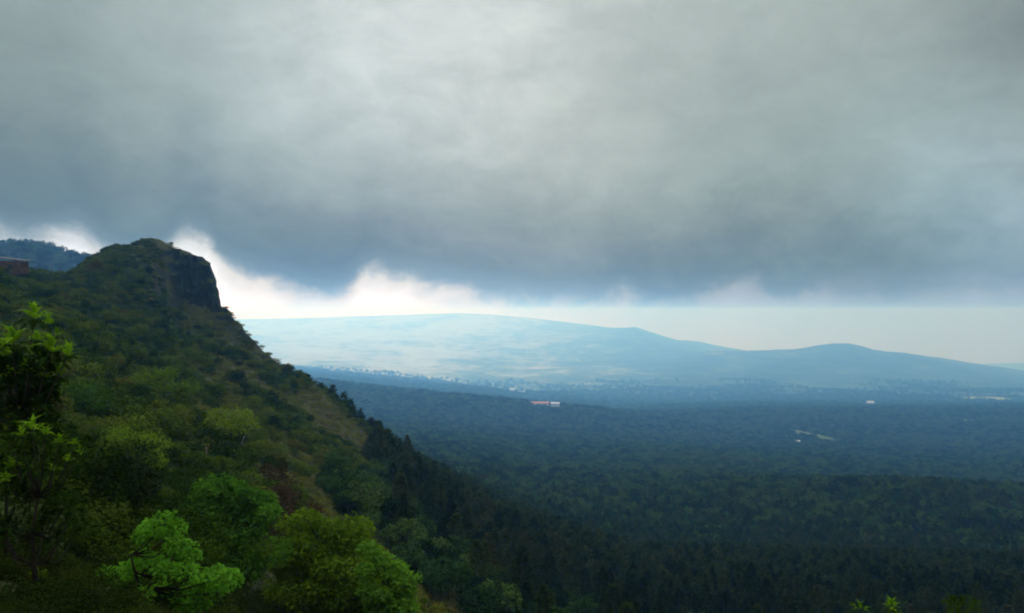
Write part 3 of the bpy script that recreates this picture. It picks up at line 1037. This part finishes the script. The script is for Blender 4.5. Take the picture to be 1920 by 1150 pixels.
for x, y, s in low:
    px = 960 + x / max(y, 2) * FPX
    if y < 45:
        groups_['under'].append((x, y, s * 1.0))
    elif px + 60 * float(fbm(np.array(x / 15), np.array(y / 15), 31, 2)) > np.interp(FO(y), [45, 120, 250, 420], [420, 350, 330, 300]):
        groups_['grass'].append((x, y, s))
    else:
        groups_['scrub'].append((x, y, s))
for k, nm, lab, mt in (('under', "undergrowth", "dark leafy undergrowth between the near shrubs", M_UNDER), ('grass', "slope_grass", "olive grass on the open slope below the cliff", M_SLOPEGRASS),
                       ('scrub', "ground_cover", "low green ground cover over the slope", M_SHRUB)):
    A = groups_[k]
    scatter(nm, np.array([(x, y, gz(x, y) - .05) for x, y, s in A]), np.array([(s * 1.2, s * 1.2, s * .7) for x, y, s in A]), np.array([r.uniform(0, 6.28) for _ in A]), FAR[k], lab, mt)

# small trees along the skyline of the hill and on the shoulder
for px, d, sc, l in ((66, 292, .62, "dark spreading tree beside the brick hut on the shoulder"), (40, 270, .5, "low dark tree in front of the brick hut"), (150, 395, .3, "small tree where the saddle meets the peak"),
                     (424, 405, .26, "tiny tree on the ledge at the foot of the cliff"), (548, 384, .38, "rounded tree on the descending skyline nearest the cliff"), (561, 381, .34, "middle of three small trees on the descending skyline"),
                     (574, 378, .45, "tallest small tree on the descending skyline"), (592, 372, .32, "small tree below the three on the descending skyline")):
    sc *= float(fd(d)) / d
    x, y, z = spot(px, float(fd(d)))
    cm, tm = PROTO['broad'][int(px) % 5]
    plant("small_tree", l, "tree", (x, y, z - .35), [("trunk", tm), ("crown", cm)], px, (sc * 1.1, sc * 1.1, sc), "small trees on the hill skyline" if False else None)
for px, d, sc, l in ((712, 335, .78, "broad dark conifer standing first on the spur skyline"), (764, 335, .86, "tallest pointed conifer on the spur skyline"), (788, 330, .7, "dark conifer just right of the tallest one on the spur skyline"),
                     (703, 345, .5, "conifer nearest the grassy slope on the spur skyline")):
    sc *= float(fd(d)) / d
    x, y, z = spot(px, float(fd(d)))
    cm, tm = PROTO['conifer'][int(px) % 5]
    plant("conifer", l, "conifer", (x, y, z - .3), [("trunk", tm), ("crown", cm)], px, sc)

# ------------------------------------------------------------------ plants close to the viewpoint
SEED = [500]


def near_plant(name, label, cat, base_px, d, clumps, leaf, per, mat, spread, stem_r=0.05, stem_name="trunk", leaf_name="crown", base_d=None, wid=0.6, up=0.6):
    """a plant rooted on the ground at distance d; clumps are (px, py, radius px, depth offset) in metres after projection at its own distance"""
    SEED[0] += 1
    g_ = np.random.default_rng(SEED[0])
    if d < 0:
        bx, by, bz = hit(base_px, -d)
        d = by
        leaf, spread = leaf * by / 70, spread * by / 70
        clumps = [(a[0], a[1], a[2], (a[3] if len(a) > 3 else 0) * by / 70) for a in clumps]
    else:
        bx, by, bz = spot(base_px, d)
    root = thing(name, label, cat, (bx, by, bz))
    VV, FF, n0, paths = [], [], 0, []
    C = []
    for c in clumps:
        px, py, rp = c[:3]
        dy = c[3] if len(c) > 3 else g_.uniform(-spread, spread)
        dd = d + dy
        C.append((np.array([(px - 960) / FPX * dd - bx, dd - by, (HOR - py) / FPX * dd - bz]), rp / FPX * dd))
    top = max(c[0][2] for c in C)
    hubs = []
    for kk in range(3):
        hubs.append(np.array([g_.uniform(-.12, .12) * top, g_.uniform(-.08, .08) * top, top * (0.25 + 0.2 * kk)]))
    paths.append([(np.array([0, 0, -.4]), stem_r)] + [(h_, stem_r * (.85 - .2 * k)) for k, h_ in enumerate(hubs)])
    for c, rad in C:
        n = int(per)
        dr = rdir(n, g_)
        dr[:, 2] = dr[:, 2] * .75 + .25
        dr = unit(dr)
        P = c + dr * (rad * g_.uniform(.35, 1.05, n) ** .7)[:, None] * np.array([1.1, 1.1, .8])
        N = unit(dr * .7 + np.array([0, 0, up]) + g_.normal(size=(n, 3)) * .4)
        D = unit(np.cross(N, rdir(n, g_)) + dr * .5 - np.array([0, 0, .12]))
        L = leaf * g_.uniform(.55, 1.25, n)
        v, f = cards(P, D, N, L, L * wid)
        VV.append(v)
        FF.append(f + n0)
        n0 += len(v)
        hb_ = min(hubs, key=lambda q: np.linalg.norm(q - c) + (5 if q[2] > c[2] else 0))
        mid_ = (hb_ + c) / 2 + np.array([0, 0, -.08 * top])
        paths.append([(hb_, stem_r * .5), (mid_, stem_r * .33), (c, stem_r * .15)])
    link(stem_name, mesh(stem_name, *tube_mesh(paths, 5), [M_STEM], True), root)
    link(leaf_name, mesh(leaf_name, np.concatenate(VV), np.concatenate(FF), [mat]), root)
    return root


def cloud_of(px, py, rx, ry, k, rr, seed, depth):
    q = np.random.default_rng(seed)
    out = []
    while len(out) < k:
        a, b, c = q.uniform(-1, 1, 3)
        s = a * a + b * b + c * c
        if s > 1 or s < .25:
            continue
        out.append((px + a * rx, py + b * ry, rr * q.uniform(.65, 1.35), c * depth))
    return out


near_plant("lime_shrub", "bright lime green shrub with tiered leafy branches", "shrub", 262, 14.0,
           [(282, 992, 21), (306, 978, 23), (330, 992, 19), (268, 1008, 15), (318, 1006, 18), (345, 1032, 24), (330, 1024, 18), (358, 1048, 18), (352, 1075, 22), (268, 1046, 20), (290, 1062, 23), (248, 1066, 20), (312, 1072, 20),
            (203, 1078, 17), (220, 1092, 18), (182, 1112, 15), (196, 1104, 16), (236, 1088, 18), (404, 1076, 18), (424, 1082, 17), (440, 1090, 13), (388, 1094, 18), (366, 1104, 20), (340, 1118, 20), (300, 1110, 20), (410, 1110, 15),
            (268, 1116, 16), (372, 1138, 18), (330, 1145, 20)], 0.10, 130, M_LIME, .45, 0.035, "stem", "leaves")
near_plant("round_tree", "dense round dark green tree behind the lime shrub", "tree", 440, 34.0,
           cloud_of(428, 1010, 88, 95, 42, 26, 3, 1.9) + [(385, 918, 22), (410, 910, 24), (440, 918, 22), (470, 935, 24), (495, 940, 20), (505, 965, 20), (365, 945, 22), (355, 985, 22)], 0.20, 330, M_DARKLEAF, 1.5, 0.16)
near_plant("olive_tree", "wide olive green tree right of the round dark tree", "tree", 620, 37.0,
           cloud_of(622, 1085, 112, 112, 95, 28, 4, 2.6) + [(545, 985, 22), (575, 972, 22), (600, 985, 24), (635, 1000, 22), (665, 1015, 20), (560, 1010, 24), (700, 1040, 20)], 0.20, 300, M_OLIVE, 1.6, 0.18)
near_plant("green_tree", "fresh green tree at the right edge of the olive tree", "tree", 720, 33.0,
           cloud_of(722, 1100, 44, 60, 18, 20, 6, 1.0) + [(690, 1032, 18), (715, 1048, 16), (735, 1080, 16), (755, 1110, 16), (765, 1140, 16)], 0.18, 240, M_DARKLEAF, .8, 0.1)
near_plant("sapling", "thin sapling with one light leaf tuft beside the fresh green tree", "sapling", 778, 33.0, [(762, 1080, 8), (775, 1078, 10), (783, 1086, 7)], 0.16, 34, M_DARKLEAF, .2, 0.02, "stem", "leaves")
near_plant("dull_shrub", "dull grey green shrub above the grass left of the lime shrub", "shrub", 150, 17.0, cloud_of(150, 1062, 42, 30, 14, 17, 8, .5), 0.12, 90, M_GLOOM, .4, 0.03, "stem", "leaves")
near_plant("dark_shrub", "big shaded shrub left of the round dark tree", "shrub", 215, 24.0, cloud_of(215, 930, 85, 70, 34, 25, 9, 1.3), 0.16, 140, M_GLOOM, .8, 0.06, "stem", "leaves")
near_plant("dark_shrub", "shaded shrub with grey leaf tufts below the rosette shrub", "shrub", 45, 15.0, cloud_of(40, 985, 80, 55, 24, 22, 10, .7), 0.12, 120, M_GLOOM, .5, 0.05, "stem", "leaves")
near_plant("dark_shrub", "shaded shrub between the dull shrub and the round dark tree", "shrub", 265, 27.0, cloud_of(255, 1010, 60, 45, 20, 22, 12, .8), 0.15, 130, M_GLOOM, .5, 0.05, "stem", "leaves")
near_plant("leafy_shrub", "low green leafy shrub at the bottom beside the grass", "shrub", 40, 11.0, cloud_of(35, 1110, 50, 30, 14, 17, 13, .4), 0.09, 90, M_OLIVE, .3, 0.025, "stem", "leaves")
near_plant("mossy_shrub", "soft green domed shrub right above the dark shaded shrub", "shrub", 250, -890, cloud_of(235, 848, 85, 40, 30, 22, 14, 1.6), 0.2, 150, M_OLIVE, 1, 0.06, "stem", "leaves")
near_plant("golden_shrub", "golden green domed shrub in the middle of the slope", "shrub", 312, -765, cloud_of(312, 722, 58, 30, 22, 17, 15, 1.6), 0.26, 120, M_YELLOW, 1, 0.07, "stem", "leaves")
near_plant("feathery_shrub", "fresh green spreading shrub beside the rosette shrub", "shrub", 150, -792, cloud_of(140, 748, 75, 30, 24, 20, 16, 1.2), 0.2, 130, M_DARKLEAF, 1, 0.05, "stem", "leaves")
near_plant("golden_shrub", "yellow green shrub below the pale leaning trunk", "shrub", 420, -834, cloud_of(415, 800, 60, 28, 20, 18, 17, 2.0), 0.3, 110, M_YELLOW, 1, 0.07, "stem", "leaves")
near_plant("rusty_shrub", "rusty red shrub right behind the round dark tree", "shrub", 505, -935, cloud_of(500, 905, 48, 26, 18, 16, 18, 1.2), 0.22, 110, M_RUST, 1, 0.05, "stem", "leaves")


# rosette shrub: whorls of long leaves at the ends of its branches
def rosettes(name, label, base_px, d, ros, mat_young, mat_old, stem_r, fill=0, cat="shrub", box_=None, old_r=30):
    SEED[0] += 1
    g_ = np.random.default_rng(SEED[0])
    bx, by, bz = spot(base_px, d)
    root = thing(name, label, cat, (bx, by, bz))
    parts = {0: [], 1: []}
    paths = []
    allr = [(px, py, rp, 0, g_.uniform(-.3, .3)) for px, py, rp in ros]
    for k in range(fill):
        x0, y0, x1, y1 = box_
        allr.append((g_.uniform(x0, x1), g_.uniform(y0, y1), old_r * g_.uniform(.7, 1.2), 1, g_.uniform(-.35, 1.2)))
    top = max((HOR - q[1]) / FPX * d for q in allr) - bz
    spine = [np.array([0, 0, top * s]) + np.array([g_.uniform(-.06, .06) * top, g_.uniform(-.06, .06) * top, 0]) for s in (.2, .4, .6)]
    paths.append([(np.array([0, 0, -.4]), stem_r)] + [(s, stem_r * (.8 - .2 * i)) for i, s in enumerate(spine)])
    for px, py, rp, old, dy in allr:
        dd = d + dy
        c = np.array([(px - 960) / FPX * dd - bx, dd - by, (HOR - py) / FPX * dd - bz])
        rad = rp / FPX * dd
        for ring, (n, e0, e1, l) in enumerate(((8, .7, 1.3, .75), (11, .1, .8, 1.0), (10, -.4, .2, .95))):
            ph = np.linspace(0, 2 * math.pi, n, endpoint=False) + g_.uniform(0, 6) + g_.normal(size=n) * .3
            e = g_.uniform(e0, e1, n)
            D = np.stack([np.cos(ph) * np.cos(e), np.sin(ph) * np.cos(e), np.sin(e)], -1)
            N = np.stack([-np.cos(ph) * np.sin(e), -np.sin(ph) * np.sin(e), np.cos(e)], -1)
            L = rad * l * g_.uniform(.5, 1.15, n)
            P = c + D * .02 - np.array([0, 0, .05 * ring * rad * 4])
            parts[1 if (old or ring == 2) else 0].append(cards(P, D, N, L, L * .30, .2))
        hb_ = min(spine, key=lambda q: np.linalg.norm(q - c) + (5 if q[2] > c[2] - .1 else 0))
        if not old or g_.random() < .4:
            paths.append([(hb_, stem_r * .45), ((hb_ + c) / 2 + np.array([0, 0, -.08 * top]), stem_r * .3), (c, stem_r * .16)])
    link("stem", mesh("stem", *tube_mesh(paths, 5), [M_STEM], True), root)
    for k, mt, nm in ((0, mat_young, "young_leaves"), (1, mat_old, "old_leaves")):
        if parts[k]:
            V, F, n0 = [], [], 0
            for v, f in parts[k]:
                V.append(v)
                F.append(f + n0)
                n0 += len(v)
            link(nm, mesh(nm, np.concatenate(V), np.concatenate(F), [mt]), root)
    return root


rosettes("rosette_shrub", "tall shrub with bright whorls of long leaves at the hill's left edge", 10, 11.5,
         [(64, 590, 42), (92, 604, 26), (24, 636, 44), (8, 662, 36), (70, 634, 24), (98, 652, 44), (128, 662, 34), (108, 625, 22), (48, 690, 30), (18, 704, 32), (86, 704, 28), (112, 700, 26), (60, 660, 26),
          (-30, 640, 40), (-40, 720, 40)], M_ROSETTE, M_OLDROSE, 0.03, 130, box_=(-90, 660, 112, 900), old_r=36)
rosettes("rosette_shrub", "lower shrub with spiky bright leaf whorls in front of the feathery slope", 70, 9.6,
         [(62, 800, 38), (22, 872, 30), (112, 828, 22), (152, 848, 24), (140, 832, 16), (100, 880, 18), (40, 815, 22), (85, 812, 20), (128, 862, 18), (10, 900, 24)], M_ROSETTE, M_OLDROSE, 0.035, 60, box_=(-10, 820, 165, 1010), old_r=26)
rosettes("leafy_sprig", "leafy sprig with two bright green upright tips at the lower edge", 1640, 5.0, [(1613, 1142, 19), (1672, 1138, 21)], M_ROSETTE, M_OLDROSE, 0.008, 3, "sprig", (1590, 1150, 1690, 1175), 22)
rosettes("leafy_sprig", "darker leafy sprig right of the bright tipped one", 1800, 5.6, [], M_ROSETTE, M_OLDROSE, 0.01, 9, "sprig", (1775, 1130, 1840, 1175), 20)

# grass, bare soil stone near the viewpoint
def tuft(seed, n=60):
    q = np.random.default_rng(seed)
    ph = q.uniform(0, 6.28, n)
    e = q.uniform(.7, 1.45, n)
    D = np.stack([np.cos(ph) * np.cos(e), np.sin(ph) * np.cos(e), np.sin(e)], -1)
    N = np.stack([-np.cos(ph) * np.sin(e), -np.sin(ph) * np.sin(e), np.cos(e)], -1)
    P = np.stack([np.cos(ph), np.sin(ph), 0 * ph], -1) * q.uniform(0, .12, n)[:, None]
    return crown_mesh("grass_tuft", cards(P, D, N, q.uniform(.2, .5, n), .016, .12), M_GRASS)


pts = []
while len(pts) < 1500:
    d = r.uniform(10.5, 24)
    px = r.uniform(-150, 420)
    x, y, z = spot(px, d)
    pts.append((x, y, z - .02))
scatter("grass", np.array(pts), np.array([[r.uniform(.4, .85)] * 3 for _ in pts]), np.array([r.uniform(0, 6.28) for _ in pts]), [tuft(i) for i in range(4)], "olive grass on the ground beside the lime shrub", M_GRASS)
sx, sy, sz = spot(196, 12.6)
me = bpy.data.meshes.new("stone")
import bmesh
bm = bmesh.new()
bmesh.ops.create_icosphere(bm, subdivisions=3, radius=1)
for v in bm.verts:
    v.co *= 1 + .25 * (math.sin(v.co.x * 3 + 1) * math.cos(v.co.y * 4) + .4 * math.sin(v.co.z * 7 + v.co.x * 5))
    v.co.x, v.co.y, v.co.z = v.co.x * .10, v.co.y * .07, v.co.z * .05
bm.to_mesh(me)
bm.free()
me.materials.append(mat_plain("pale_stone", (.35, .33, .28), (.5, .48, .42), 12))
tag(link("stone", me, None, (sx, sy, sz + .14)), "pale flat stone on the bare soil beside the lime shrub", "stone")

# ------------------------------------------------------------------ haze
zlow = float(ZG.min()) - 1.5
V, F = [], []
box(V, F, -25800, 25800, -90, 25600, zlow, 100)
hm_ = bpy.data.materials.new("haze")
hm_.use_nodes = True
g = G(hm_.node_tree)
out = g.n('ShaderNodeOutputMaterial')
pv = g.n('ShaderNodeVolumePrincipled')
pv.inputs['Color'].default_value = (.19, .51, 1.0, 1)
pv.inputs['Absorption Color'].default_value = (1, 1, 1, 1)
pv.inputs['Density'].default_value = 1.85e-4
pv.inputs['Anisotropy'].default_value = 0.58
g.put(out.inputs['Volume'], pv.outputs[0])
hm_.cycles.homogeneous_volume = True
tag(link("haze", mesh("haze", V, F, [hm_])), "blue haze filling the valley", None, None, 'stuff')
